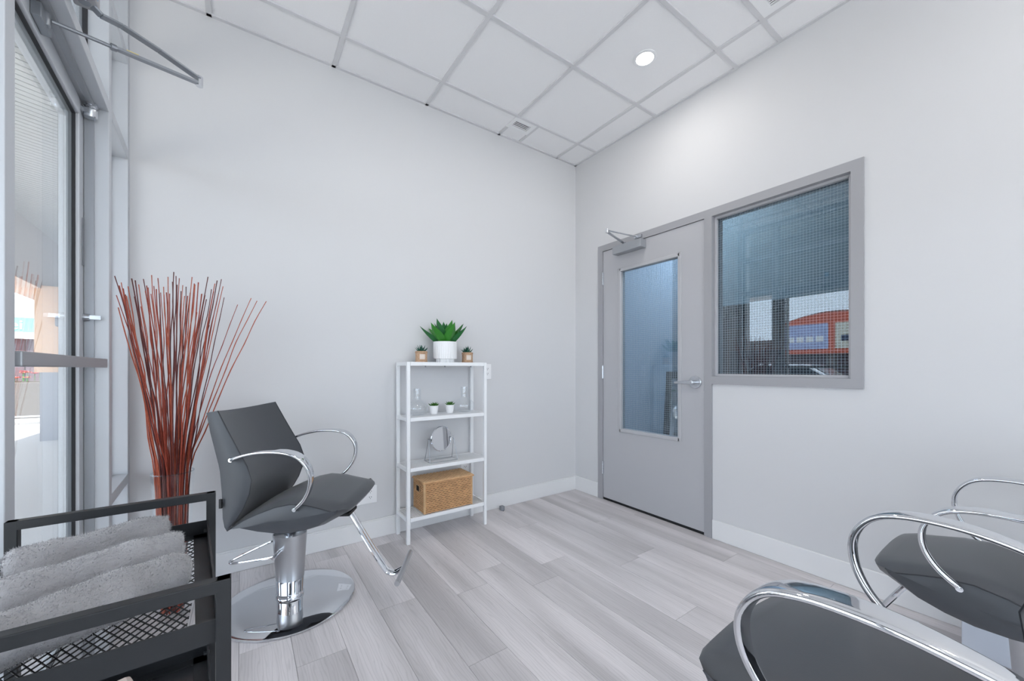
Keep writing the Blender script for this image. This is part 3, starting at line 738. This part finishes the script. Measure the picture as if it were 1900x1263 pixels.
for (x, y) in ((-bx, -by), (bx, -by), (bx, by), (-bx, by)): MB().tube([(x*.985, y*.97, .002), (x*.985, y*.97, bz)], .009, 7).build('corner_post', 'wicker_lid', bk, smooth=True)
box(-bx+.004, bx-.004, -by+.004, by-.004, .001, bz-.012).build('shade_core', 'inner_shade', bk)  # dark core, its colour stands for the shade between the strands
hm = MB(); hm.box(-bx-.0098, -bx+.002, -.026, .026, .135, .172); hm.build('handle_shade', 'inner_shade', bk)  # solid dark block coloured as the shade inside the handle opening
hr = MB(); hr.tube([(-bx-.009, -.028, .133), (-bx-.009, .028, .133), (-bx-.009, .028, .174), (-bx-.009, -.028, .174)], .0035, 6, closed=True); hr.build('handle_rim', 'wicker_lid', bk)
ld = MB(); n = 15
for k in range(n):
    y = -by-.006+(k+.5)*(2*by+.012)/n
    ld.tube([(-bx-.008+(2*bx+.016)*j/60, y, bz+.004+.0026*math.sin(j*PI/2+k*PI)) for j in range(61)], .0072, 5)
ld.build('lid', 'wicker_lid', bk, smooth=True, ang=70)
le = MB(); le.tube([(-bx-.009, -by-.007, bz+.001), (bx+.009, -by-.007, bz+.001), (bx+.009, by+.007, bz+.001), (-bx-.009, by+.007, bz+.001)], .006, 6, closed=True); le.build('lid_edge', 'wicker', bk)

# ------------------------------------------------------------------ tall vase with red willow branches
VX, VY = -.255, 2.33
vp = [(.048, .0), (.051, .003), (.0765, .655), (.077, .660)]
vi = [(.072, .660), (.072, .655), (.046, .03), (0, .022)]
vz = MB().lathe([(0, 0)]+vp+vi, 48).build('tall_vase', 'vase_glass', None, smooth=True, ang=60); vz.location = (VX, VY, 0)
tag(vz, 'tall clear glass floor vase holding the red branches', 'vase')
rim = MB().tube([(.0745*math.cos(2*PI*j/48), .0745*math.sin(2*PI*j/48), .66) for j in range(48)], .0028, 6, closed=True).build('rim', 'vase_rim', vz, smooth=True)
tips = []
for k in range(62):
    u = (k+rnd.uniform(.1, .9))/62
    px = 210+u*208; py = 512+22*abs(u-.38)+rnd.uniform(-12, 34)+ (rnd.random() < .2)*rnd.uniform(10, 60)
    tips.append((px, py, rnd.uniform(2.12, 2.52), 'slender red brown willow branch standing in the tall glass vase'))
for px, py, lab in ((441, 565, 'red branch leaning right of the bundle, behind the chair back'), (466, 553, 'thin branch leaning right, second from the right in the vase'), (477, 558, 'thin pale branch leaning right, close beside its longer neighbour'), (494, 559, 'outermost red branch leaning far to the right of the vase')):
    tips.append((px, py, 2.45, lab))
def tip_point(px, py, Y):
    p = aty(px, py, Y)
    lim = lambda y: P0.x+.0503*(YB-y)+.02                   # stay on the room side of the glass
    if p.x < lim(Y):
        d = ray(px, py); Y2 = (P0.x+.03+.0503*YB)/(d.x/d.y+.0503); p = aty(px, py, min(max(Y2, 1.9), 2.6))
        p.x = max(p.x, lim(p.y)-.008)
    return p
# feet and rim points in a sunflower pattern, paired with the tips so that the stems fan out without crossing
NB = len(tips); P_ = [tip_point(a, b, c) for a, b, c, _ in tips]
vog = [(math.sqrt((q+.5)/NB)*math.cos(q*2.39996), math.sqrt((q+.5)/NB)*math.sin(q*2.39996)) for q in range(NB)]
asg = list(range(NB)); off_ = [((p.x-VX)/.22, (p.y-VY)/.22) for p in P_]
cst = lambda a, b: (off_[a][0]-vog[b][0])**2+(off_[a][1]-vog[b][1])**2
better = True
while better:
    better = False
    for a in range(NB):
        for b in range(a):
            if cst(a, asg[b])+cst(b, asg[a]) < cst(a, asg[a])+cst(b, asg[b])-1e-9: asg[a], asg[b] = asg[b], asg[a]; better = True
LEV = [.04+1.6*q/90 for q in range(91)]
def levels(cp, rs):
    out = []; q = 0
    for z in LEV:
        while q < len(cp)-2 and cp[q+1].z < z: q += 1
        if z > cp[-1].z: break
        t = max(0, min(1, (z-cp[q].z)/max(1e-6, cp[q+1].z-cp[q].z))); m_ = cp[q].lerp(cp[q+1], t); sl_ = (cp[q+1]-cp[q]); out.append((m_.x, m_.y, max(rs[q], rs[q+1])*sl_.length/max(1e-6, abs(sl_.z))))
    return out
done = []
for k, (px, py, Y, lab) in enumerate(tips):
    best = None; R0 = rnd.uniform(.0026, .0037)
    for tr_ in range(120):
        p = P_[k] if tr_ < 6 or k >= 62 else tip_point(px, py, rnd.uniform(2.10, 2.54))
        vx, vy = vog[asg[k]]
        base = Vector((VX+.041*vx, VY+.041*vy, .034)); rimp = Vector((VX+.066*vx, VY+.066*vy, .665))
        pts = [base, base.lerp(rimp, .5), rimp]; n = 6; up_ = (rimp-base).normalized()
        for q in range(1, n+1):
            t = q/n; s_ = .006*math.sin(PI*t)*(1 if tr_ < 60 else .4)
            pts.append(rimp.lerp(p, t)+Vector((rnd.uniform(-s_, s_), rnd.uniform(-s_, s_), 0))+up_*(.05*math.sin(PI*t)))
        pts[-1] = p
        cp = catmull(pts, 3); nn = len(cp)
        rs = [R0*(1-.5*q/nn)*(1.2 if q % 3 == 0 else 1) for q in range(nn)]
        lv = levels(cp, rs)
        gap = min([math.hypot(a[0]-b[0], a[1]-b[1])-a[2]-b[2] for o2 in done for a, b in zip(lv, o2)] or [1])
        if best is None or gap > best[0]: best = (gap, cp, rs, lv)
        if gap > .0006: break
    gap, cp, rs, lv = best; done.append(lv)
    br = MB().tube(cp, rs, 6).build('willow_branch', rnd.choice(['red_stem', 'red_stem', 'red_stem_dark', 'red_stem_dark', 'red_stem_light']), None, smooth=True)
    tag(br, lab, 'branch', 'red willow branches in the tall vase')

# ------------------------------------------------------------------ black trolley with towels
tl = tag(empty('utility_trolley', (0, 0, 0)), 'black metal trolley with mesh trays beside the entrance door', 'trolley')
A = Vector((-.058, 1.148)); B = Vector((-.356, 1.146)); Cc = Vector((-.020, .669)); Dd = Vector((-.318, .662))
def p3(p, z): return Vector((p.x, p.y, z))
T = .017
for q in (A, B, Cc, Dd):
    box(q.x-T/2, q.x+T/2, q.y-T/2, q.y+T/2, .05, .84).build('post', 'cart_black', tl, bevel=.0012)
    cst = MB().tube([(q.x-.008, q.y, .024), (q.x+.008, q.y, .024)], .024, 16).build('caster', 'tag_black', tl, smooth=True)
for a, b in ((A, B), (Cc, Dd)):
    d = (b-a).normalized(); MB().bar(p3(a, .8315)-p3(d, 0)*T/2, p3(b, .8315)+p3(d, 0)*T/2, T, T).build('top_rail', 'cart_black', tl, bevel=.0012)
def tray(zt, zb, solid):
    t = MB()
    ins = [A+Vector((-.006, -.012)), B+Vector((.006, -.012)), Dd+Vector((.006, .012)), Cc+Vector((-.006, .012))]
    for a, b in zip(ins, ins[1:]+ins[:1]): t.bar(p3(a, (zt+zb)/2), p3(b, (zt+zb)/2), .003, zt-zb)
    c = sum(ins, Vector((0, 0)))/4
    for a, b in zip(ins, ins[1:]+ins[:1]):
        m_ = (a+b)/2; n_ = (c-m_).normalized(); a2, b2 = a+n_*.012, b+n_*.012
        t.bar(p3(a2, zb+.0015), p3(b2, zb+.0015), .026, .002)
    ob = t.build('tray', 'cart_black', tl)
    if solid:
        g = MB(); g.add([p3(q, zb+.001) for q in ins]+[p3(q, zb-.001) for q in ins], [(0, 1, 2, 3), (7, 6, 5, 4), (0, 4, 5, 1), (1, 5, 6, 2), (2, 6, 7, 3), (3, 7, 4, 0)]); g.build('tray_floor', 'tray_gloss', ob)
    else:
        # expanded metal: two crossing families of thin strands
        w = MB(); x0, x1, y0, y1 = -.332, -.066, .69, 1.125; pit = .0125; sl = .62
        for sg in (1, -1):
            k = -int((y1-y0)*sl/pit)-2
            span = (x1-x0)+(y1-y0)*sl
            n = int(span/pit)+2
            for i in range(n):
                xs_ = (x0+i*pit) if sg < 0 else (x1-i*pit)
                # strand: x = xs_ -/+ sl*(y-y0), clipped to the tray
                pa = []
                for yy in (y0, y1): pa.append(xs_+sg*sl*(yy-y0))
                (xa_, xb_), (ya_, yb_) = pa, (y0, y1)
                def clip(xlim):
                    return y0+(xlim-xs_)/(sg*sl)
                ylo, yhi = y0, y1
                e1, e2 = sorted((clip(x0), clip(x1)))
                ylo, yhi = max(ylo, e1), min(yhi, e2)
                if yhi-ylo < .004: continue
                w.bar((xs_+sg*sl*(ylo-y0), ylo, zb+.001), (xs_+sg*sl*(yhi-y0), yhi, zb+.001), .0014, .0016)
        o = w.build('mesh_floor', 'cart_black', ob); o['kind'] = 'stuff'
    for q in ins[:1]+ins[3:]:
        for dz in (.010,): MB().tube([(q.x+.004, q.y-.01*(1 if q.y > .9 else -1), zb+dz), (q.x-.006, q.y-.01*(1 if q.y > .9 else -1), zb+dz)], .0055, 10).build('screw', 'cart_black', ob, smooth=True)
tray(.780, .748, False); tray(.508, .470, True); tray(.16, .125, True)

def towel(a, b, R, seed, label):
    r = random.Random(seed); a, b = Vector(a), Vector(b); ax = (b-a).normalized(); L = (b-a).length
    sd_ = ax.cross(Vector((0, 0, 1))).normalized(); up = sd_.cross(ax)
    # closed spiral outline of a rolled towel
    th = R*.30; out = []; inn = []; n = 44
    for i in range(n+1):
        t = i/n; ang = t*2*PI*2.1-1.2; rad = R*(1-.62*t)
        out.append((ang, rad)); inn.append((ang, max(.002, rad-th*.86)))
    prof = [(math.cos(g)*q, math.sin(g)*q) for g, q in out]+[(math.cos(g)*q, math.sin(g)*q) for g, q in reversed(inn)]
    rings = []; NL = 26
    for k in range(NL+1):
        t = k/NL; e = min(t, 1-t)/.06; sc = 1-.12*max(0, 1-e)**2
        wob = 1+.05*math.sin(t*9+seed)+.025*math.sin(t*23+seed*2)
        ring = []
        for i, (x, z) in enumerate(prof):
            f_ = sc*wob*(1+.02*math.sin(i*.9+t*13+seed))
            zz = max(z*f_*.92, -R*.86)
            ring.append(a+ax*(L*t+.004*math.sin(i*.7+seed)*(1 if t in (0, 1) else 0))+sd_*(x*f_*1.06)+up*zz)
        rings.append(ring)
    o = MB().rings(rings).build('rolled_towel', 'towel', None, smooth=True, ang=80)
    tag(o, label, 'towel', 'rolled grey towels on the trolley')
    # pile: short blades standing on the surface
    g = MB(); vs = []; fs = []; m_ = len(prof)
    for q in range(15000):
        t = r.random(); i = int(r.random()*(n)); k = min(int(t*NL), NL-1); u = t*NL-k
        if r.random() < .08: k, u = (0, 0) if r.random() < .5 else (NL-1, 1); i = int(r.random()*m_)
        p0 = rings[k][i].lerp(rings[k+1][i], u); p1 = rings[k][(i+1) % m_].lerp(rings[k+1][(i+1) % m_], u); p = p0.lerp(p1, r.random())
        c = a+ax*(L*t); nrm = (p-c); nrm -= ax*nrm.dot(ax)
        if nrm.length < 1e-5: continue
        nrm.normalize()
        if k == 0 and u == 0: nrm = (nrm*.4-ax).normalized()
        if u == 1: nrm = (nrm*.4+ax).normalized()
        d = (nrm+Vector((r.uniform(-1, 1), r.uniform(-1, 1), r.uniform(-1, 1)))*.75).normalized()
        s2 = d.cross(Vector((r.uniform(-1, 1), r.uniform(-1, 1), r.uniform(-1, 1)))).normalized()*.00045
        h_ = r.uniform(.0025, .0052); j = len(vs)
        if min(p.z, (p+d*h_).z) < .7525: continue
        vs += [p-s2, p+s2, p+d*h_]; fs.append((j, j+1, j+2))
    me = bpy.data.meshes.new('pile'); me.from_pydata(vs, [], fs); me.materials.append(MATS['towel']); po = bpy.data.objects.new('pile', me); COL.objects.link(po); po.parent = o; po['kind'] = 'stuff'
ZT_ = .750
towel((-.322, 1.012, ZT_+.040), (-.130, 1.082, ZT_+.040), .042, 1, 'rolled grey towel at the back of the trolley tray')
towel((-.292, .876, ZT_+.041), (-.098, .960, ZT_+.041), .043, 2, 'rolled grey towel in the middle of the trolley tray')
towel((-.268, .752, ZT_+.040), (-.084, .860, ZT_+.040), .041, 3, 'rolled grey towel at the front of the trolley tray')
bgc = MB().box(-.075, .075, -.05, .05, 0, .030).build('folded_cloth', 'beige_cloth', None, bevel=.010); bgc.location = (-.240, 1.035, .472); bgc.rotation_euler = (0, 0, .35)
tag(bgc, 'pale beige folded cloth on the lower trolley tray', 'cloth')

# ------------------------------------------------------------------ small fittings
def outlet(x0, x1, z0, z1, label, gangs):
    t = tag(empty('wall_outlet', ((x0+x1)/2, YB, (z0+z1)/2)), label, 'outlet')
    w_, h_ = (x1-x0)/2, (z1-z0)/2
    box(-w_, w_, -.007, 0, -h_, h_).build('plate', 'ceramic', t, bevel=.002)
    for g_ in range(gangs):
        cx_ = (-w_+(g_+.5)*2*w_/gangs)
        fc = box(cx_-.017, cx_+.017, -.0085, -.0065, -.034, .034).build('socket', 'ceramic', t, bevel=.001)
        s_ = MB()
        for zz in (-.019, .019):
            for dx in (-.006, .006): s_.box(cx_+dx-.0014, cx_+dx+.0014, -.0089, -.0084, zz, zz+.008)
            s_.box(cx_-.002, cx_+.002, -.0089, -.0084, zz-.008, zz-.004)
        s_.build('slot', 'black_gap', fc)
outlet(.572, .744, .237, .352, 'white double wall outlet above the baseboard behind the styling chair', 2)
outlet(1.567, 1.643, 1.046, 1.167, 'white wall outlet beside the top right corner of the shelf', 1)
outlet(1.372, 1.448, .300, .415, 'white wall outlet low behind the right end of the wicker basket', 1)
ds = tag(empty('door_stop', (1.707, 2.587, 0)), 'small grey floor bracket by the baseboard right of the shelf', 'floor stop')
box(-.016, .016, -.018, .018, 0, .034).build('block', 'grey_rubber', ds, bevel=.004); MB().lathe([(.006, 0), (.006, .004), (0, .005)], 12, (-.004, -.024, 0)).build('screw', 'steel', ds)
pl = tag(box(2.37, XR-.014, -.9, .246, 0, .30).build('plinth_box', 'plinth_white', None, bevel=.003), 'low white plinth against the right wall under the rightmost chair', 'plinth')

# ------------------------------------------------------------------ outdoors, seen through the glass door
struct(box(-7.2, -.55, -14, 30, -.3, -.03).build('ground_walk', 'pavement'), 'pale sunlit concrete walk outside')
struct(box(-.55, 14, -14, YF-.11, -.3, -.03).build('ground_forecourt', 'pavement'), 'pale concrete forecourt in front of the shop')
struct(box(-.05, 14, -5.1, YF-.12, 3.36, 3.5).build('ceiling_sunblock', 'soffit'), 'unseen canopy added to keep the sun off the front glazing')  # added out of view to stop direct sun entering at the front
struct(box(-40, -7.2, -30, 60, -.4, -.15).build('ground_road', 'asphalt'), 'grey road surface outside')
ext = empty('exterior_walkway', P0, TH); ext['kind'] = 'structure'; ext['label'] = 'covered walk outside the shopfront'
box(-.215, -.118, -.05, .50, -.03, 3.33).build('pilaster', 'stucco_white', ext)
box(-.20, 3.2, .13, 12, -.03, 3.33).build('outer_wall', 'stucco_white', ext)
box(-2.30, -1.83, -11, 16, 2.42, 3.75).build('beam', 'beam_grey', ext)
box(-2.30, -1.829, -11, 16, 2.41, 2.42).build('beam_soffit', 'beam_under', ext)
so = struct(box(-3.3, -.05, -12, 16, 3.362, 3.5).build('ceiling_soffit', 'vent_dark'), 'white boarded soffit over the outdoor walk')
bd = Vector((.9, .44)).normalized(); bn = Vector((-bd.y, bd.x))
me_b = MB().box(-1.75, 1.75, -.0325, .0325, 3.335, 3.3615).build('soffit_board', 'soffit', so)
for k in range(150):
    c = Vector((-1.55, 0.6))+Vector((0, 1))*(k*.088)
    o = me_b if k == 0 else me_b.copy()
    if k: COL.objects.link(o); o.parent = so
    o.location = (c.x, c.y, 0); o.rotation_euler = (0, 0, math.atan2(bd.y, bd.x))
cl_ = tag(empty('porch_column', (-2.42, 9.85, 0)), 'peach stucco column with a grey base outside the glass door', 'column')
box(-.28, .26, -.45, .45, .02+1.05, 2.46).build('shaft', 'peach', cl_)
box(-.22, .24, -.45, .42, -.03, 1.07).build('base', 'col_base', cl_)
wl = tag(empty('wall_lamp', (-2.36, 9.40, 0)), 'dark wall lamp on the peach column', 'lamp')
box(-.09, .08, -.14, -.02, 1.80, 1.98).build('housing', 'grey_rubber', wl, bevel=.03)
box(-.03, .03, -.02, -.0005, 1.84, 1.94).build('bracket', 'grey_rubber', wl)
pt = tag(empty('concrete_planter', (-4.47, 14.4, -.03)), 'square pebbled concrete planter outside the glass door', 'planter')
MB().box(-.62, .62, -.45, .45, 0, .84).build('tub', 'aggregate', pt, bevel=.02)
box(-.66, .66, -.49, .49, .02, .06).build('foot', 'col_base', pt)
box(-.56, .56, -.40, .40, .80, .855).build('soil', 'soil', pt)
spots = []
for k in range(900):
    x, y, z = rnd.uniform(-.5, .5), rnd.uniform(-.33, .33), rnd.uniform(.90, 1.06)
    if any(max(abs(x-a), abs(y-b)) < .152 for a, b in spots) or math.hypot(x+.25, y+.35) < .16: continue
    spots.append((x, y))
    f_ = empty('bedding_flower', (-4.47+x, 14.4+y, .826)); pc = rnd.choice(['petal_red', 'petal_coral', 'petal_coral', 'petal_white']); tag(f_, 'small %s bedding flower in the concrete planter' % pc[6:], 'flower', 'bedding flowers in the planter')
    MB().tube([(0, 0, 0), (0, 0, z-.83)], .006, 4).build('stem', 'leaf', f_)
    g = MB()
    for j in range(6): a = j*PI/3; g.add([(0, 0, z-.83), (.06*math.cos(a-.5), .06*math.sin(a-.5), z-.80), (.075*math.cos(a), .075*math.sin(a), z-.81), (.06*math.cos(a+.5), .06*math.sin(a+.5), z-.80)], [(0, 1, 2, 3)])
    g.build('petals', pc, f_)
tf = tag(empty('tall_flower', (-4.72, 14.05, .826)), 'tall red flower rising above the planter outside', 'flower')
MB().tube([(0, 0, 0), (.02, 0, .8)], .012, 6).build('stem', 'leaf', tf)
g = MB()
for j in range(9): a = j*2*PI/9; g.add([(.02, 0, .78), (.02+.10*math.cos(a-.4), .10*math.sin(a-.4), .86), (.02+.14*math.cos(a), .14*math.sin(a), .92), (.02+.10*math.cos(a+.4), .10*math.sin(a+.4), .86)], [(0, 1, 2, 3)])
g.build('petals', 'petal_red', tf)
for az in (.3, 2.2, 4.0): put_leaf(tf, leaf_mesh(.5, .10, .7, -.4, n=6), 'leaf', az, .02, .35)
struct(box(-6.6, -3.2, 12.35, 12.72, -.03, .012).build('trim_strip', 'grey_strip'), 'grey strip across the walk outside')  # darker grey strip laid across the walk
# white shop building with a teal sign across the lot
d0 = Vector((-.453, 1.535)).normalized()
wbd = tag(empty('white_shop', (-8.4, 28.0, -.1), math.atan2(d0.y, d0.x)-PI/2), 'white shop building with a teal sign across the car park', 'building')
box(-2.2, 6, .0, 6, 2.75, 7.5).build('upper_wall', 'bld_white', wbd)
sg_ = box(-2.2, 6, -.12, -.001, 2.95, 3.62).build('sign_board', 'sign_teal', wbd)
box(-2.2, 6, -.3, -.001, 2.62, 2.93).build('fascia', 'fascia', wbd)
for k in range(7): box(-2.2+k*1.15, -2.2+k*1.15+1.1, .05, .15, .0, 2.62).build('shop_window', 'shop_glass', wbd)
box(-2.2, 6, .2, 6, 0, 2.75).build('lower_wall', 'fascia', wbd)
fc = bpy.data.curves.new('lettering', 'FONT'); fc.body = 'Wei'; fc.size = .62; fc.extrude = .012
fo = bpy.data.objects.new('lettering_src', fc); COL.objects.link(fo); bpy.context.view_layer.update()
me = bpy.data.meshes.new_from_object(fo.evaluated_get(bpy.context.evaluated_depsgraph_get())); bpy.data.objects.remove(fo)
lo = bpy.data.objects.new('lettering', me); COL.objects.link(lo); me.materials.clear(); me.materials.append(MATS['letter_white']); lo.parent = sg_
lo.rotation_euler = (PI/2, 0, 0); lo.location = (-1.05, -.135, 3.06)
# orange framed shop across the road: seen as a reflection in the wired window
ob = tag(empty('orange_shop', (-21, 7.2, -.15), -PI/2), 'orange arched shop front across the road', 'building')
box(-9, 9, 0, 5, 0, 3.0).build('wall', 'bld_grey', ob)
ob.rotation_euler = (0, 0, PI/2)
arc = [(-2.6, 2.1)]+[(-2.6+5.2*k/16, 3.75+.55*math.sin(PI*k/16)) for k in range(17)]+[(2.6, 2.1)]
MB().prism(arc, -.5, -.001).build('arch', 'orange', ob)
MB().prism([(-2.75, 3.72)]+[(-2.75+5.5*k/16, 3.82+.60*math.sin(PI*k/16)) for k in range(17)]+[(2.75, 3.72)], -.1, .8).build('arch_cap', 'bld_grey', ob)
for a, b, mm in ((-2.3, -.15, 'sign_pale'), (.15, 2.3, 'sign_lilac')):
    s_ = box(a, b, -.53, -.501, 2.35, 3.72).build('sign_panel', mm, ob)
    for j in range(4): box(a+.2+j*.45, a+.55+j*.45, -.545, -.531, 2.75, 3.05).build('mark', 'sign_ink' if mm == 'sign_pale' else 'letter_white', s_)
for k in range(6): box(-8.6+k*3, -8.6+k*3+2.5, -.05, -.001, .2, 2.0).build('shop_window', 'shop_glass', ob)
for x in (-2.5, 2.3): box(x, x+.25, -.5, -.001, 0, 2.1).build('pier', 'orange', ob)
car = tag(empty('parked_car', (-10.4, 5.3, -.15), PI/2), 'silver car parked outside the shopfront', 'car')
prof = [(-2.1, .35), (-2.15, .75), (-1.9, .95), (-1.1, 1.02), (-.5, 1.42), (.9, 1.45), (1.6, 1.05), (2.1, .95), (2.15, .4), (1.9, .28), (-1.9, .28)]
MB().prism(prof, -.85, .85).build('body', 'car_silver', car, bevel=.06)
MB().prism([(-.98, 1.04), (-.47, 1.36), (.86, 1.39), (1.42, 1.06)], -.862, .862).build('side_windows', 'car_glass', car)
MB().add([(-1.08, -.7, 1.05), (-1.08, .7, 1.05), (-.55, .62, 1.42), (-.55, -.62, 1.42)], [(0, 1, 2, 3)]).build('windscreen', 'car_glass', car)
for x in (-1.35, 1.35):
    for y in (-.78, .78): MB().tube([(x, y-.1, .32), (x, y+.1, .32)], .32, 20).build('wheel', 'tyre', car, smooth=True)
